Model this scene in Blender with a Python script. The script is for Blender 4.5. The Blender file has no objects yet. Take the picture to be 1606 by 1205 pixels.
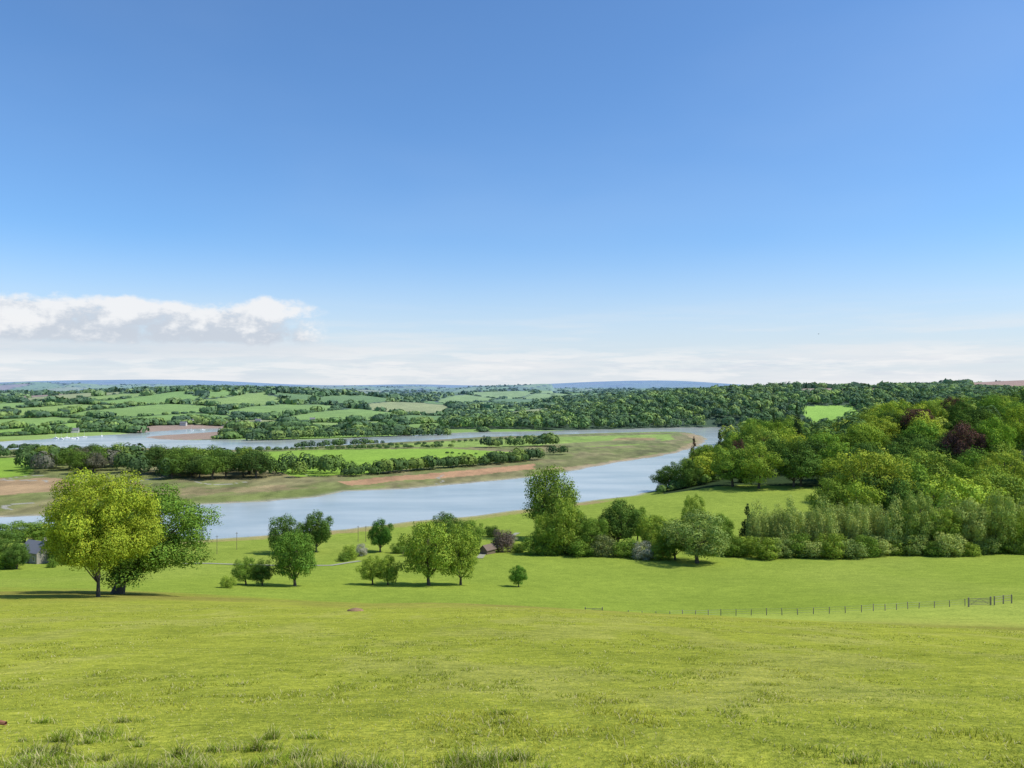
import bpy, math, numpy as np
from mathutils import Vector
rng = np.random.default_rng(7)
scene = bpy.context.scene
COL = scene.collection
EYE = 60.0          # eye height above the river, metres
K = 1250.0          # focal length, image pixels: offset / K = tangent of the angle from the viewpoint
def U(b): return (b-803.0)/K  # image pixel column -> tangent off the view axis
# ------------------------------------------------------------------ helpers
def quad_mesh(name, V, F, mats, midx=None, tint=None, smooth=False):
    V=np.asarray(V,dtype=np.float32); F=np.asarray(F,dtype=np.int32)
    me=bpy.data.meshes.new(name)
    me.vertices.add(len(V)); me.vertices.foreach_set("co",V.ravel())
    me.loops.add(F.size); me.loops.foreach_set("vertex_index",F.ravel())
    me.polygons.add(len(F)); me.polygons.foreach_set("loop_start",np.arange(len(F),dtype=np.int32)*4)
    for m in mats: me.materials.append(m)
    if midx is not None: me.polygons.foreach_set("material_index",np.asarray(midx,dtype=np.int32))
    me.polygons.foreach_set("use_smooth",np.full(len(F),smooth,dtype=bool))
    me.update(calc_edges=True)
    if tint is not None:
        a=me.color_attributes.new("tint",'FLOAT_COLOR','POINT')
        c=np.ones((len(V),4),dtype=np.float32); c[:,:3]=tint
        a.data.foreach_set("color",c.ravel())
    return me
def add(name, data, loc=(0,0,0), rz=0, sc=(1,1,1), parent=None, label=None, category=None, group=None, kind=None):
    o=bpy.data.objects.new(name,data); COL.objects.link(o)
    o.location=loc; o.rotation_euler=(0,0,rz); o.scale=sc
    if parent: o.parent=parent
    if label: o["label"]=label
    if category: o["category"]=category
    if group: o["group"]=group
    if kind: o["kind"]=kind
    return o
def smooth01(x): x=np.clip(x,0,1); return x*x*(3-2*x)
def vnoise(x,y,seed=0):
    xi=np.floor(x).astype(np.int64); yi=np.floor(y).astype(np.int64); fx=x-xi; fy=y-yi
    fx=fx*fx*(3-2*fx); fy=fy*fy*(3-2*fy)
    def h(a,b):
        n=(a*374761393+b*668265263+seed*974711)&0xffffffff
        n=((n^(n>>13))*1274126177)&0xffffffff
        return ((n^(n>>16))&0xffff)/65535.0
    return (h(xi,yi)*(1-fx)+h(xi+1,yi)*fx)*(1-fy)+(h(xi,yi+1)*(1-fx)+h(xi+1,yi+1)*fx)*fy
def fbm(x,y,seed=0,o=4):
    s=0;a=.5;t=0
    for i in range(o): s=s+a*vnoise(x*2**i,y*2**i,seed+i); t+=a; a*=.5
    return s/t
# ------------------------------------------------------------------ terrain heights
Yr=[-60,-10,0,4,10,20,40,60,75,85,100,115,125,140,160,175,206,250,300,330,400,500,650,850,1050,1250,1450,1700,2200,3000,4500,7000,11000,15000]
cols={ # drop below the eye, metres, per row up to 330; then ground height
-1.0:[-10,.4,1.65,2.0,3.7,6.35,11.3,16.2,19.6,21.9,25.2,28.7,31.5,35.5,40,42.5,47.5,52,56.3,58.8],
-0.5:[-10,.4,1.65,2.0,3.7,6.35,11.3,16.1,19.4,21.7,25.2,28.8,31.6,35.6,40,42.5,47.5,52,56.3,58.8],
-0.25:[-10,.4,1.65,2.0,3.7,6.35,11.35,16.3,20.1,22.6,26.3,30.4,33.4,37.4,41.6,44,48.5,52.6,56.6,58.8],
0.0:[-10,.4,1.65,2.0,3.7,6.35,11.4,16.4,20.25,22.9,28.2,32.8,35.4,39,42.2,44.6,49.3,53,56.6,58.8],
0.2:[-10,.4,1.65,2.0,3.7,6.4,11.6,17.0,21.1,24.3,29,33.2,35.8,39.4,43.6,46.2,49.8,53.2,55.5,57.0],
0.5:[-10,.4,1.65,2.0,3.7,6.5,11.9,17.7,22.3,25.2,29,32.5,34.5,38,41.4,43.4,48,51.6,53.5,54.5],
0.64:[-10,.4,1.65,2.0,3.7,6.6,12.1,18.1,22.8,25.6,29.3,32.1,33.6,36.8,40.6,42.8,47.2,51,53,53.5],
1.0:[-10,.4,1.65,2.0,3.7,6.6,12.1,18.1,22.8,25.6,29.3,32.1,33.6,36.8,40.6,42.8,47.2,51,52,52]}
far={
-1.0:[.9,.9,.9,.9,.9,4,22,34,40,44,62,80,98,100],
-0.5:[.9,.9,.9,.9,.9,4,18,28,34,38,52,76,104,110],
-0.25:[.9,.9,.9,.9,.9,2,5,14,24,30,42,66,106,110],
0.0:[.9,.9,.9,.9,1,3,7,12,16,28,44,66,94,100],
0.2:[5,6,2,.9,1,3,34,50,44,44,56,76,100,110],
0.5:[9,18,26,22,8,12,42,58,66,60,60,80,96,96],
0.64:[12,22,34,36,38,40,48,60,84,70,60,80,86,90],
1.0:[14,26,38,44,46,48,54,64,86,70,60,80,86,90]}
cu=np.array(sorted(cols)); S=lambda y: np.arcsinh(np.asarray(y,dtype=float)/10)
sr=S(Yr)
T=np.array([[EYE-d for d in cols[c]]+far[c] for c in cu])
def hermite(x,xp,fp):
    m=np.gradient(fp,xp); i=np.clip(np.searchsorted(xp,x)-1,0,len(xp)-2)
    h=xp[i+1]-xp[i]; t=(x-xp[i])/h
    return (2*t**3-3*t**2+1)*fp[i]+(t**3-2*t**2+t)*h*m[i]+(-2*t**3+3*t**2)*fp[i+1]+(t**3-t**2)*h*m[i+1]
sf=np.linspace(sr[0],sr[-1],700); uf=np.linspace(-1,1,161)
T1=np.array([hermite(sf,sr,r) for r in T])
T2=np.array([hermite(uf,cu,T1[:,j]) for j in range(len(sf))]).T
for _ in range(6):
    P=np.pad(T2,((1,1),(0,0)),mode='edge'); T2=(P[:-2]+2*P[1:-1]+P[2:])/4
def table(x,y):
    u=np.clip(x/np.maximum(y,25),-1,1); s=np.clip(S(y),sr[0],sr[-1]-1e-6)
    a=(u+1)/2*160; b=(s-sf[0])/(sf[-1]-sf[0])*699
    i=np.clip(a.astype(int),0,159); j=np.clip(b.astype(int),0,698); a=a-i; b=b-j
    return (T2[i,j]*(1-a)+T2[i+1,j]*a)*(1-b)+(T2[i,j+1]*(1-a)+T2[i+1,j+1]*a)*b
def flat(p,z=0.): # image pixel of a shoreline point -> world x,y on the water level
    Y=K*(EYE-z)/(p[1]-612.); return (Y*U(p[0]),Y)
RIVER=[(-300,822),(0,812),(150,806),(310,792),(420,787),(500,779),(540,771),(640,767),(720,760),(830,749),(900,738),(960,727),(1040,715),(1085,704),(1104,696),(1108,688),(1090,680),(1062,677),(960,679),(830,683),(830,677),(960,674),(1060,671.5),(1120,671),(1300,671),(1300,676),(1150,683),(1128,695),(1105,715),(1080,738),(1045,764),(1000,776),(920,786),(830,798),(750,808),(640,818),(540,830),(420,839),(310,846),(150,842),(0,836),(-300,842)]
ARM=[(-300,706),(-300,690),(0,693),(60,690),(130,685),(200,681),(260,676),(300,673),(365,672),(345,677),(300,680),(250,683),(225,686),(245,689.5),(300,690.5),(390,690),(430,690),(480,690),(560,687),(640,683),(700,680),(760,678),(850,677),(850,683),(760,685),(700,689),(600,695),(500,700),(420,705),(380,706),(300,705),(240,703),(200,701),(150,703),(100,704),(60,703),(0,706)]
PENP=[(-400,826),(0,815),(310,796),(540,774),(830,752),(960,730),(1090,704),(1125,690),(1090,677),(830,680),(380,695),(-400,712)]
WATER=[np.array([flat(p) for p in Q]) for Q in (RIVER,ARM)]
def inside(x,y,Pg):
    r=np.zeros(x.shape,bool); n=len(Pg)
    for i in range(n):
        x1,y1=Pg[i]; x2,y2=Pg[(i+1)%n]
        if y1==y2: continue
        r^=((y1>y)!=(y2>y))&(x<(x2-x1)*(y-y1)/(y2-y1)+x1)
    return r
def dist_line(x,y,Pg,closed=True):
    d=np.full(x.shape,1e12); n=len(Pg)
    for i in range(n if closed else n-1):
        x1,y1=Pg[i]; x2,y2=Pg[(i+1)%n]; dx,dy=x2-x1,y2-y1
        t=np.clip(((x-x1)*dx+(y-y1)*dy)/(dx*dx+dy*dy+1e-9),0,1)
        d=np.minimum(d,(x-x1-t*dx)**2+(y-y1-t*dy)**2)
    return np.sqrt(d)
def sdf(x,y):
    wob=(fbm(x/22,y/22,3,3)-.5)*12*np.clip(y/900,.35,1)
    s=np.full(x.shape,1e9)
    for Pg in WATER:
        d=dist_line(x,y,Pg); s=np.minimum(s,np.where(inside(x,y,Pg),-d,d))
    return s+wob
HILLS=[(-.30,2000,30,420,260),(-.52,2200,20,500,300),(-.02,2900,24,700,350),(-.16,1650,10,200,120),(.08,2300,10,300,200),(-.43,10500,92,1500,1500),(-.60,10000,40,900,1500),(.13,10500,76,1300,1500),(.22,10000,30,700,1500),(-.2,6000,30,1100,700),(-.5,5500,20,900,700),(-.12,10500,36,900,1500),(-.05,5200,14,700,600)]
def H(x,y,full=False):
    x=np.asarray(x,float); y=np.asarray(y,float)
    z=table(x,y); sd=np.full(x.shape,500.)
    m=(y>230)&(y<2600)
    if m.any(): sd[m]=sdf(x[m],y[m])
    und=smooth01((y-1250)/500)*(fbm(x/760,y/560,11,3)-.5)*np.clip(y/1500*44,0,110)*smooth01((9500-y)/4000)
    und=und*np.where(x/np.maximum(y,25)>.05,.35,1.)
    for (hu,hy,hh_,rx,ry) in HILLS: und=und+hh_*np.exp(-((x-hu*hy)/rx)**2-((y-hy)/ry)**2)
    z=z+und*smooth01(sd/150)
    z=z+(fbm(x/9,y/9,5,3)-.5)*.35*smooth01((y-6)/40)*smooth01((700-y)/300)
    w=smooth01(sd/45)
    zl=np.minimum(.3,.05*sd)*(1-w)+np.maximum(z,.35)*w
    z=np.where(sd<0,-np.minimum(2,.06*-sd),zl)
    return (z,sd) if full else z
def h1(x,y): return float(H(np.array([x]),np.array([y]))[0])
YS=np.geomspace(3,14500,2600)
def sight(b,e,ymin=0):     # ground point seen at image pixel column b, row e
    u=U(b); z=H(u*YS,YS); t=(EYE-z)/YS; k=np.argmax((t<=(e-612)/K)&(YS>ymin))
    return u*YS[k],YS[k],float(z[k])
def on_ground(b,Y):
    x=U(b)*Y; return x,Y,h1(x,Y)
def fpoly(L): return np.array([flat(p,1.) for p in L])
# ------------------------------------------------------------------ materials
def new_mat(name):
    m=bpy.data.materials.new(name); m.use_nodes=True; nt=m.node_tree; nt.nodes.clear(); return m,nt
def N(nt,t,**k):
    n=nt.nodes.new(t)
    for a,v in k.items(): setattr(n,a,v)
    return n
def simple(name,col,rough=.8,noise=0,scale=3.,metal=0):
    m,nt=new_mat(name); o=N(nt,'ShaderNodeOutputMaterial'); b=N(nt,'ShaderNodeBsdfPrincipled')
    b.inputs['Roughness'].default_value=rough; b.inputs['Metallic'].default_value=metal
    nz=N(nt,'ShaderNodeTexNoise'); nz.inputs['Scale'].default_value=scale; nz.inputs['Detail'].default_value=5
    tc=N(nt,'ShaderNodeTexCoord'); nt.links.new(tc.outputs['Object'],nz.inputs['Vector'])
    r=N(nt,'ShaderNodeMapRange'); r.inputs[3].default_value=1-noise; r.inputs[4].default_value=1+noise
    nt.links.new(nz.outputs['Fac'],r.inputs[0])
    mx=N(nt,'ShaderNodeVectorMath',operation='SCALE'); mx.inputs[0].default_value=col
    nt.links.new(r.outputs[0],mx.inputs['Scale']); nt.links.new(mx.outputs[0],b.inputs['Base Color'])
    nt.links.new(b.outputs[0],o.inputs[0]); return m
def leaf_material(name,trans=.35):
    m,nt=new_mat(name); o=N(nt,'ShaderNodeOutputMaterial')
    at=N(nt,'ShaderNodeAttribute',attribute_name='tint'); oi=N(nt,'ShaderNodeObjectInfo')
    mx=N(nt,'ShaderNodeVectorMath',operation='MULTIPLY')
    nt.links.new(at.outputs['Color'],mx.inputs[0]); nt.links.new(oi.outputs['Color'],mx.inputs[1])
    d=N(nt,'ShaderNodeBsdfDiffuse'); t=N(nt,'ShaderNodeBsdfTranslucent'); ms=N(nt,'ShaderNodeMixShader'); ms.inputs[0].default_value=trans
    t2=N(nt,'ShaderNodeVectorMath',operation='MULTIPLY'); t2.inputs[1].default_value=(1.2,1.2,.6)
    nt.links.new(mx.outputs[0],d.inputs[0]); nt.links.new(mx.outputs[0],t2.inputs[0]); nt.links.new(t2.outputs[0],t.inputs[0])
    nt.links.new(d.outputs[0],ms.inputs[1]); nt.links.new(t.outputs[0],ms.inputs[2]); nt.links.new(ms.outputs[0],o.inputs[0]); return m
LEAF=leaf_material("foliage",.16); GRASSM=leaf_material("grass_blades",.4)
BARK=simple("bark",(.09,.075,.055),.9,.4,6)
# ground
GM,nt=new_mat("ground_cover"); o=N(nt,'ShaderNodeOutputMaterial'); b=N(nt,'ShaderNodeBsdfDiffuse')
at=N(nt,'ShaderNodeAttribute',attribute_name='tint'); geo=N(nt,'ShaderNodeNewGeometry')
prev=at.outputs['Color']
for sc,amp in ((.035,.10),(.3,.14),(2.2,.28),(14,.40)):
    nz=N(nt,'ShaderNodeTexNoise'); nz.inputs['Scale'].default_value=sc; nz.inputs['Detail'].default_value=4; nz.inputs['Roughness'].default_value=.6
    nt.links.new(geo.outputs['Position'],nz.inputs['Vector'])
    r=N(nt,'ShaderNodeMapRange'); r.inputs[1].default_value=.25; r.inputs[2].default_value=.75; r.inputs[3].default_value=1-amp; r.inputs[4].default_value=1+amp
    nt.links.new(nz.outputs['Fac'],r.inputs[0])
    cc=N(nt,'ShaderNodeCombineColor'); 
    pw=N(nt,'ShaderNodeMath',operation='POWER'); pw.inputs[1].default_value=1.2; nt.links.new(r.outputs[0],pw.inputs[0])
    nt.links.new(pw.outputs[0],cc.inputs[0]); nt.links.new(r.outputs[0],cc.inputs[1]); nt.links.new(r.outputs[0],cc.inputs[2])
    mx=N(nt,'ShaderNodeVectorMath',operation='MULTIPLY'); nt.links.new(prev,mx.inputs[0]); nt.links.new(cc.outputs[0],mx.inputs[1]); prev=mx.outputs[0]
nt.links.new(prev,b.inputs[0])
nz=N(nt,'ShaderNodeTexNoise'); nz.inputs['Scale'].default_value=3.5; nz.inputs['Detail'].default_value=6; nz.inputs['Roughness'].default_value=.7
nt.links.new(geo.outputs['Position'],nz.inputs['Vector'])
bp=N(nt,'ShaderNodeBump'); bp.inputs['Strength'].default_value=.8; bp.inputs['Distance'].default_value=.12
nt.links.new(nz.outputs['Fac'],bp.inputs['Height']); nt.links.new(bp.outputs[0],b.inputs['Normal']); nt.links.new(b.outputs[0],o.inputs[0])
# water
WM,nt=new_mat("river_water"); o=N(nt,'ShaderNodeOutputMaterial'); b=N(nt,'ShaderNodeBsdfPrincipled')
b.inputs['Roughness'].default_value=.2; b.inputs['IOR'].default_value=1.33
geo=N(nt,'ShaderNodeNewGeometry'); nz=N(nt,'ShaderNodeTexNoise'); nz.inputs['Scale'].default_value=.5; nz.inputs['Detail'].default_value=4
nt.links.new(geo.outputs['Position'],nz.inputs['Vector']); bp=N(nt,'ShaderNodeBump'); bp.inputs['Strength'].default_value=.18; bp.inputs['Distance'].default_value=.12
nt.links.new(nz.outputs['Fac'],bp.inputs['Height']); nt.links.new(bp.outputs[0],b.inputs['Normal']); nt.links.new(b.outputs[0],o.inputs[0])
mp=N(nt,'ShaderNodeMapping'); mp.inputs['Scale'].default_value=(.012,.03,1); mp.inputs['Rotation'].default_value=(0,0,-.35); nt.links.new(geo.outputs['Position'],mp.inputs[0])
nz2=N(nt,'ShaderNodeTexNoise'); nz2.inputs['Scale'].default_value=1; nz2.inputs['Detail'].default_value=5; nt.links.new(mp.outputs[0],nz2.inputs['Vector'])
cr=N(nt,'ShaderNodeValToRGB'); cr.color_ramp.elements[0].position=.35; cr.color_ramp.elements[0].color=(.28,.33,.32,1); cr.color_ramp.elements[1].position=.65; cr.color_ramp.elements[1].color=(.42,.45,.42,1)
nt.links.new(nz2.outputs['Fac'],cr.inputs[0]); nt.links.new(cr.outputs[0],b.inputs['Base Color'])
# ------------------------------------------------------------------ terrain mesh
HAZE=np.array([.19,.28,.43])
def haze(c,Y):  # aerial haze painted into ground and foliage colours, bluer with distance
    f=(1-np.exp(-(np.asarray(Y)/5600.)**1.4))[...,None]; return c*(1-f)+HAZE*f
na,nr=800,940
az=np.radians(np.linspace(-58,58,na)); rr=np.geomspace(15,15000,nr)
R,A=np.meshgrid(rr,az,indexing='ij'); X=(R*np.sin(A)).ravel(); Y=(R*np.cos(A)-25).ravel()
Z,SD=H(X,Y,True)
GRASS=np.array([.285,.318,.045]); PAST=np.array([.215,.285,.04]); REED=np.array([.34,.235,.13]); MUD=np.array([.38,.36,.31]); WOODF=np.array([.045,.075,.02])
C=np.empty((len(X),3)); C[:]=PAST
f=smooth01((135-Y)/75)[:,None]; C=C*(1-f)+GRASS*f
u=X/np.maximum(Y,25)
mow=(smooth01((fbm(X/45,Y/70,18,3)-.42)/.2)*smooth01((Y-90)/30)*(Y<330)*.35)[:,None]; C=C*(1-mow)+np.array([.26,.31,.06])*mow
f=(smooth01((Y-88)/8)*smooth01((148-Y)/20)*smooth01((u-.18)/.12)*.6)[:,None]; C=C*(1-f)+np.array([.34,.40,.08])*f
browY=82-8*u
f=(np.exp(-((Y-browY)/22)**2)*.85*smooth01((fbm(X/12,Y/20,21)-.25)/.4))[:,None]; C=C*(1-f)+np.array([.235,.215,.055])*f
f=(smooth01((fbm(X/2.,Y/5,25,4)-.52)/.15)*.3*smooth01((75-Y)/40))[:,None]; C=C*(1-f)+np.array([.38,.36,.12])*f
f=(smooth01((fbm(X/1.4,Y/5,26,4)-.5)/.15)*.22*smooth01((60-Y)/40))[:,None]; C=C*(1-f)+np.array([.18,.21,.03])*f
n1=fbm(X/30,Y/60,31,4); n2=fbm(X/6,Y/14,41,3)
pen=(Y>290)&(Y<1400)&(SD>0)
farside=pen&(inside(X,Y,fpoly(PENP)))
q=smooth01((n1[farside]-.47)/.14)[:,None]
C[farside]=np.array([.165,.185,.06])*(1-q)+np.array([.205,.19,.085])*q
C[farside]*=(1+(n2[farside]-.5)*1.0)[:,None]
def paint(pg,c,amt=1.,nse=0.,wob=4.):
    global C
    x=X+(fbm(X/15,Y/15,77,3)-.5)*wob; y=Y+(fbm(X/15,Y/15,78,3)-.5)*wob*2
    bb=(x>pg[:,0].min())&(x<pg[:,0].max())&(y>pg[:,1].min())&(y<pg[:,1].max())
    i=np.where(bb)[0]; i=i[inside(x[i],y[i],pg)]
    k=(1+(n1[i]-.5)*nse+(n2[i]-.5)*nse)[:,None]
    C[i]=C[i]*(1-amt)+np.array(c)*k*amt
paint(fpoly([(-400,786),(-400,754),(0,750),(95,752),(190,758),(240,762),(110,769),(60,772),(0,774)]),REED,.95,.5,16)
paint(fpoly([(120,792),(300,779),(520,764),(640,762),(500,773),(420,783),(300,791),(160,800)]),(.155,.19,.05),.75,.6,20)
paint(fpoly([(200,770),(350,764),(500,762),(420,768),(300,774),(220,778)]),(.27,.205,.11),.6,.8,20)
paint(fpoly([(530,755),(620,746),(720,738),(840,727),(835,735),(760,743),(640,752),(555,760)]),(.38,.23,.125),1.,.4,6)
paint(fpoly([(840,734),(900,730),(1000,716),(1060,706),(1094,690),(1064,678),(1092,681),(1110,690),(1088,706),(1000,719),(900,735)]),(.33,.25,.14),.8,.5,8)
paint(fpoly([(840,730),(900,719),(1000,706),(1050,698),(1076,690),(1062,703),(1000,714),(900,729),(840,735)]),(.165,.17,.065),.9,.9,14)
paint(fpoly([(-400,750),(-400,716),(0,718),(62,717),(50,745),(0,749)]),(.20,.32,.035),1,.2)
paint(fpoly([(372,712),(470,706),(700,703),(800,709),(830,716),(700,727),(560,744),(470,748),(400,730)]),(.215,.345,.04),1,.2)
paint(fpoly([(560,700),(700,692),(830,686),(1050,681),(1058,689),(1000,697),(930,700),(850,699),(700,702)]),(.22,.32,.06),.9,.5)
paint(fpoly([(850,697),(960,690),(1040,688),(1035,694),(960,697),(860,703)]),(.19,.18,.08),.8,1.)
paint(fpoly([(970,686),(1030,686),(1025,690),(960,690)]),(.28,.17,.10),.7,.8)
paint(fpoly([(100,705),(380,708),(470,706),(300,716),(120,714)]),(.16,.25,.05),.8,.5)
ri=np.abs(fbm(X/55,Y/90,83,3)-.5); cre=farside&(ri<.006)&(Y<560)&(n1<.58); C[cre]=(.30,.29,.25)
def cells(x,y,sx,sy,seed):
    a=.35; xr=(x*math.cos(a)-y*math.sin(a))/sx; yr=(x*math.sin(a)+y*math.cos(a))/sy
    xi=np.floor(xr).astype(np.int64); yi=np.floor(yr).astype(np.int64)
    f1=np.full(x.shape,9.); f2=f1.copy(); idv=np.zeros(x.shape)
    def hh(a,b,s):
        n=(a*374761393+b*668265263+s*974711)&0xffffffff; n=((n^(n>>13))*1274126177)&0xffffffff
        return ((n^(n>>16))&0xffff)/65535.0
    for i in(-1,0,1):
        for j in(-1,0,1):
            cx=xi+i; cy=yi+j; px=cx+.15+.7*hh(cx,cy,seed); py=cy+.15+.7*hh(cx,cy,seed+1)
            d=np.maximum(np.abs(px-xr),np.abs(py-yr))*.7+np.hypot(px-xr,py-yr)*.3
            idn=hh(cx,cy,seed+2); nw=d<f1
            f2=np.where(nw,f1,np.minimum(f2,d)); idv=np.where(nw,idn,idv); f1=np.where(nw,d,f1)
    return f1,f2,idv
def farcells(x,y): return cells(x,y,160.,260.,8)
fm=(Y>960)&(SD>0)&~farside
f1,f2,idv=farcells(X[fm],Y[fm])
pal=np.array([[.05,.09,.03],[.18,.30,.045],[.23,.33,.07],[.13,.22,.045],[.20,.33,.05],[.27,.30,.11],[.19,.30,.055],[.29,.21,.15],[.17,.28,.05],[.22,.32,.055]])
ci=np.clip((idv*10).astype(int),0,9); ci=np.where((ci==7)&(idv*10%1>.45),3,ci)
Cf=pal[ci]*(1+(n1[fm]-.5)*.3)[:,None]
Cf=np.where((f2-f1<.06)[:,None],WOODF,Cf); C[fm]=Cf
GLADE=np.array([(478,1285),(572,1290),(600,1405),(505,1400)])
def farwood(x,y): # the long wooded hillside across the river
    u=x/y; return (u>-.09)&(u<.9)&(y>1180)&(y<1690-160*(u>.36)+(fbm(x/90,y/90,9,2)-.5)*160-np.clip((.15-u)/.24,0,1)*260)&~inside(x,y,GLADE)
fw=farwood(X,np.maximum(Y,1))&(SD>0); C[fw]=WOODF
C[inside(X,Y,GLADE)]=(.25,.42,.045)
PENW=fpoly(PENP)
def rwood(x,y,sd):
    u=x/y; e=(fbm(x/40,y/40,61,2)-.5)*30
    return (u>.188)&(u<.86)&(y>np.where(u<.385,428,300)+e)&(y<1180)&(sd>9)&(sd<900)&~inside(x,y,PENW)&(~((y>620)&(u<.255)))
yy=np.maximum(Y,1); rw=rwood(X,yy,SD); C[rw]=WOODF*.7
hd=(Y>1650)&(Y<2400)&(u>.34); C[hd&(fbm(X/200,Y/200,90)<.42)]=(.30,.24,.16)
PLO=lambda x,y:(y>1700)&(y<2400)&(x/y>.575)&(x/y<.72)
C[PLO(X,yy)]=(.34,.22,.15)
e=np.exp(-(np.maximum(SD-1.5,0)/1.8))*(SD>0)*(Y>250); e=np.where(Y<600,e,np.exp(-(SD/3.))*(SD>0))[:,None]*.8
C=C*(1-e)+MUD*e
nb=(SD>3)&(SD<12)&(Y<430)&(~farside)&(Y>200); e=(nb*np.clip(n1*1.6,0,1)*.7)[:,None]; C=C*(1-e)+REED*e
C[SD<0]=MUD*.7
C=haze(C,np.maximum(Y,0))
ii=np.arange(nr*na).reshape(nr,na)
F=np.stack([ii[:-1,:-1],ii[:-1,1:],ii[1:,1:],ii[1:,:-1]],-1).reshape(-1,4)[:,::-1]
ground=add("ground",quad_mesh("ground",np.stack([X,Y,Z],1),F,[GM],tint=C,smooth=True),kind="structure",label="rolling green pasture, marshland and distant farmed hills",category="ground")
add("water",quad_mesh("water",[(-1700,250,0),(900,250,0),(900,1700,0),(-1700,1700,0)],[(0,1,2,3)],[WM]),kind="structure",label="calm pale blue tidal river winding around marshland",category="water")
# ------------------------------------------------------------------ trees
def unit(n,r,zb=-1.):
    z=r.uniform(zb,1,n); a=r.uniform(0,2*math.pi,n); s=np.sqrt(1-z*z); return np.stack([s*np.cos(a),s*np.sin(a),z],1)
def leaves(Cn,Nm,size,r):
    n=len(Cn); Nm=Nm/np.linalg.norm(Nm,axis=1,keepdims=True)
    a=np.cross(Nm,unit(n,r)); a/=np.linalg.norm(a,axis=1,keepdims=True)+1e-9; b_=np.cross(Nm,a)
    s=(size*r.uniform(.6,1.3,n))[:,None]
    V=np.stack([Cn+a*s*.6,Cn+b_*s*.42,Cn-a*s*.5,Cn-b_*s*.45],1).reshape(-1,3)
    return V,np.arange(4*n).reshape(n,4)
def tube(pts,rad,sides=7):
    pts=np.array(pts,float); rad=np.array(rad,float); n=len(pts); V=[]
    for i in range(n):
        d=pts[min(i+1,n-1)]-pts[max(i-1,0)]; d/=np.linalg.norm(d)+1e-9
        a=np.cross(d,(0,1,0) if abs(d[1])<.9 else (1,0,0)); a/=np.linalg.norm(a); b_=np.cross(d,a)
        t=np.linspace(0,2*math.pi,sides,endpoint=False)
        V.append(pts[i]+rad[i]*(np.cos(t)[:,None]*a+np.sin(t)[:,None]*b_))
    V=np.concatenate(V); F=[(i*sides+j,i*sides+(j+1)%sides,(i+1)*sides+(j+1)%sides,(i+1)*sides+j) for i in range(n-1) for j in range(sides)]
    return V,np.array(F)
def joinq(parts):
    V=[];F=[];k=0
    for v,f in parts: V.append(v);F.append(f+k);k+=len(v)
    return np.concatenate(V),np.concatenate(F)
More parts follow.
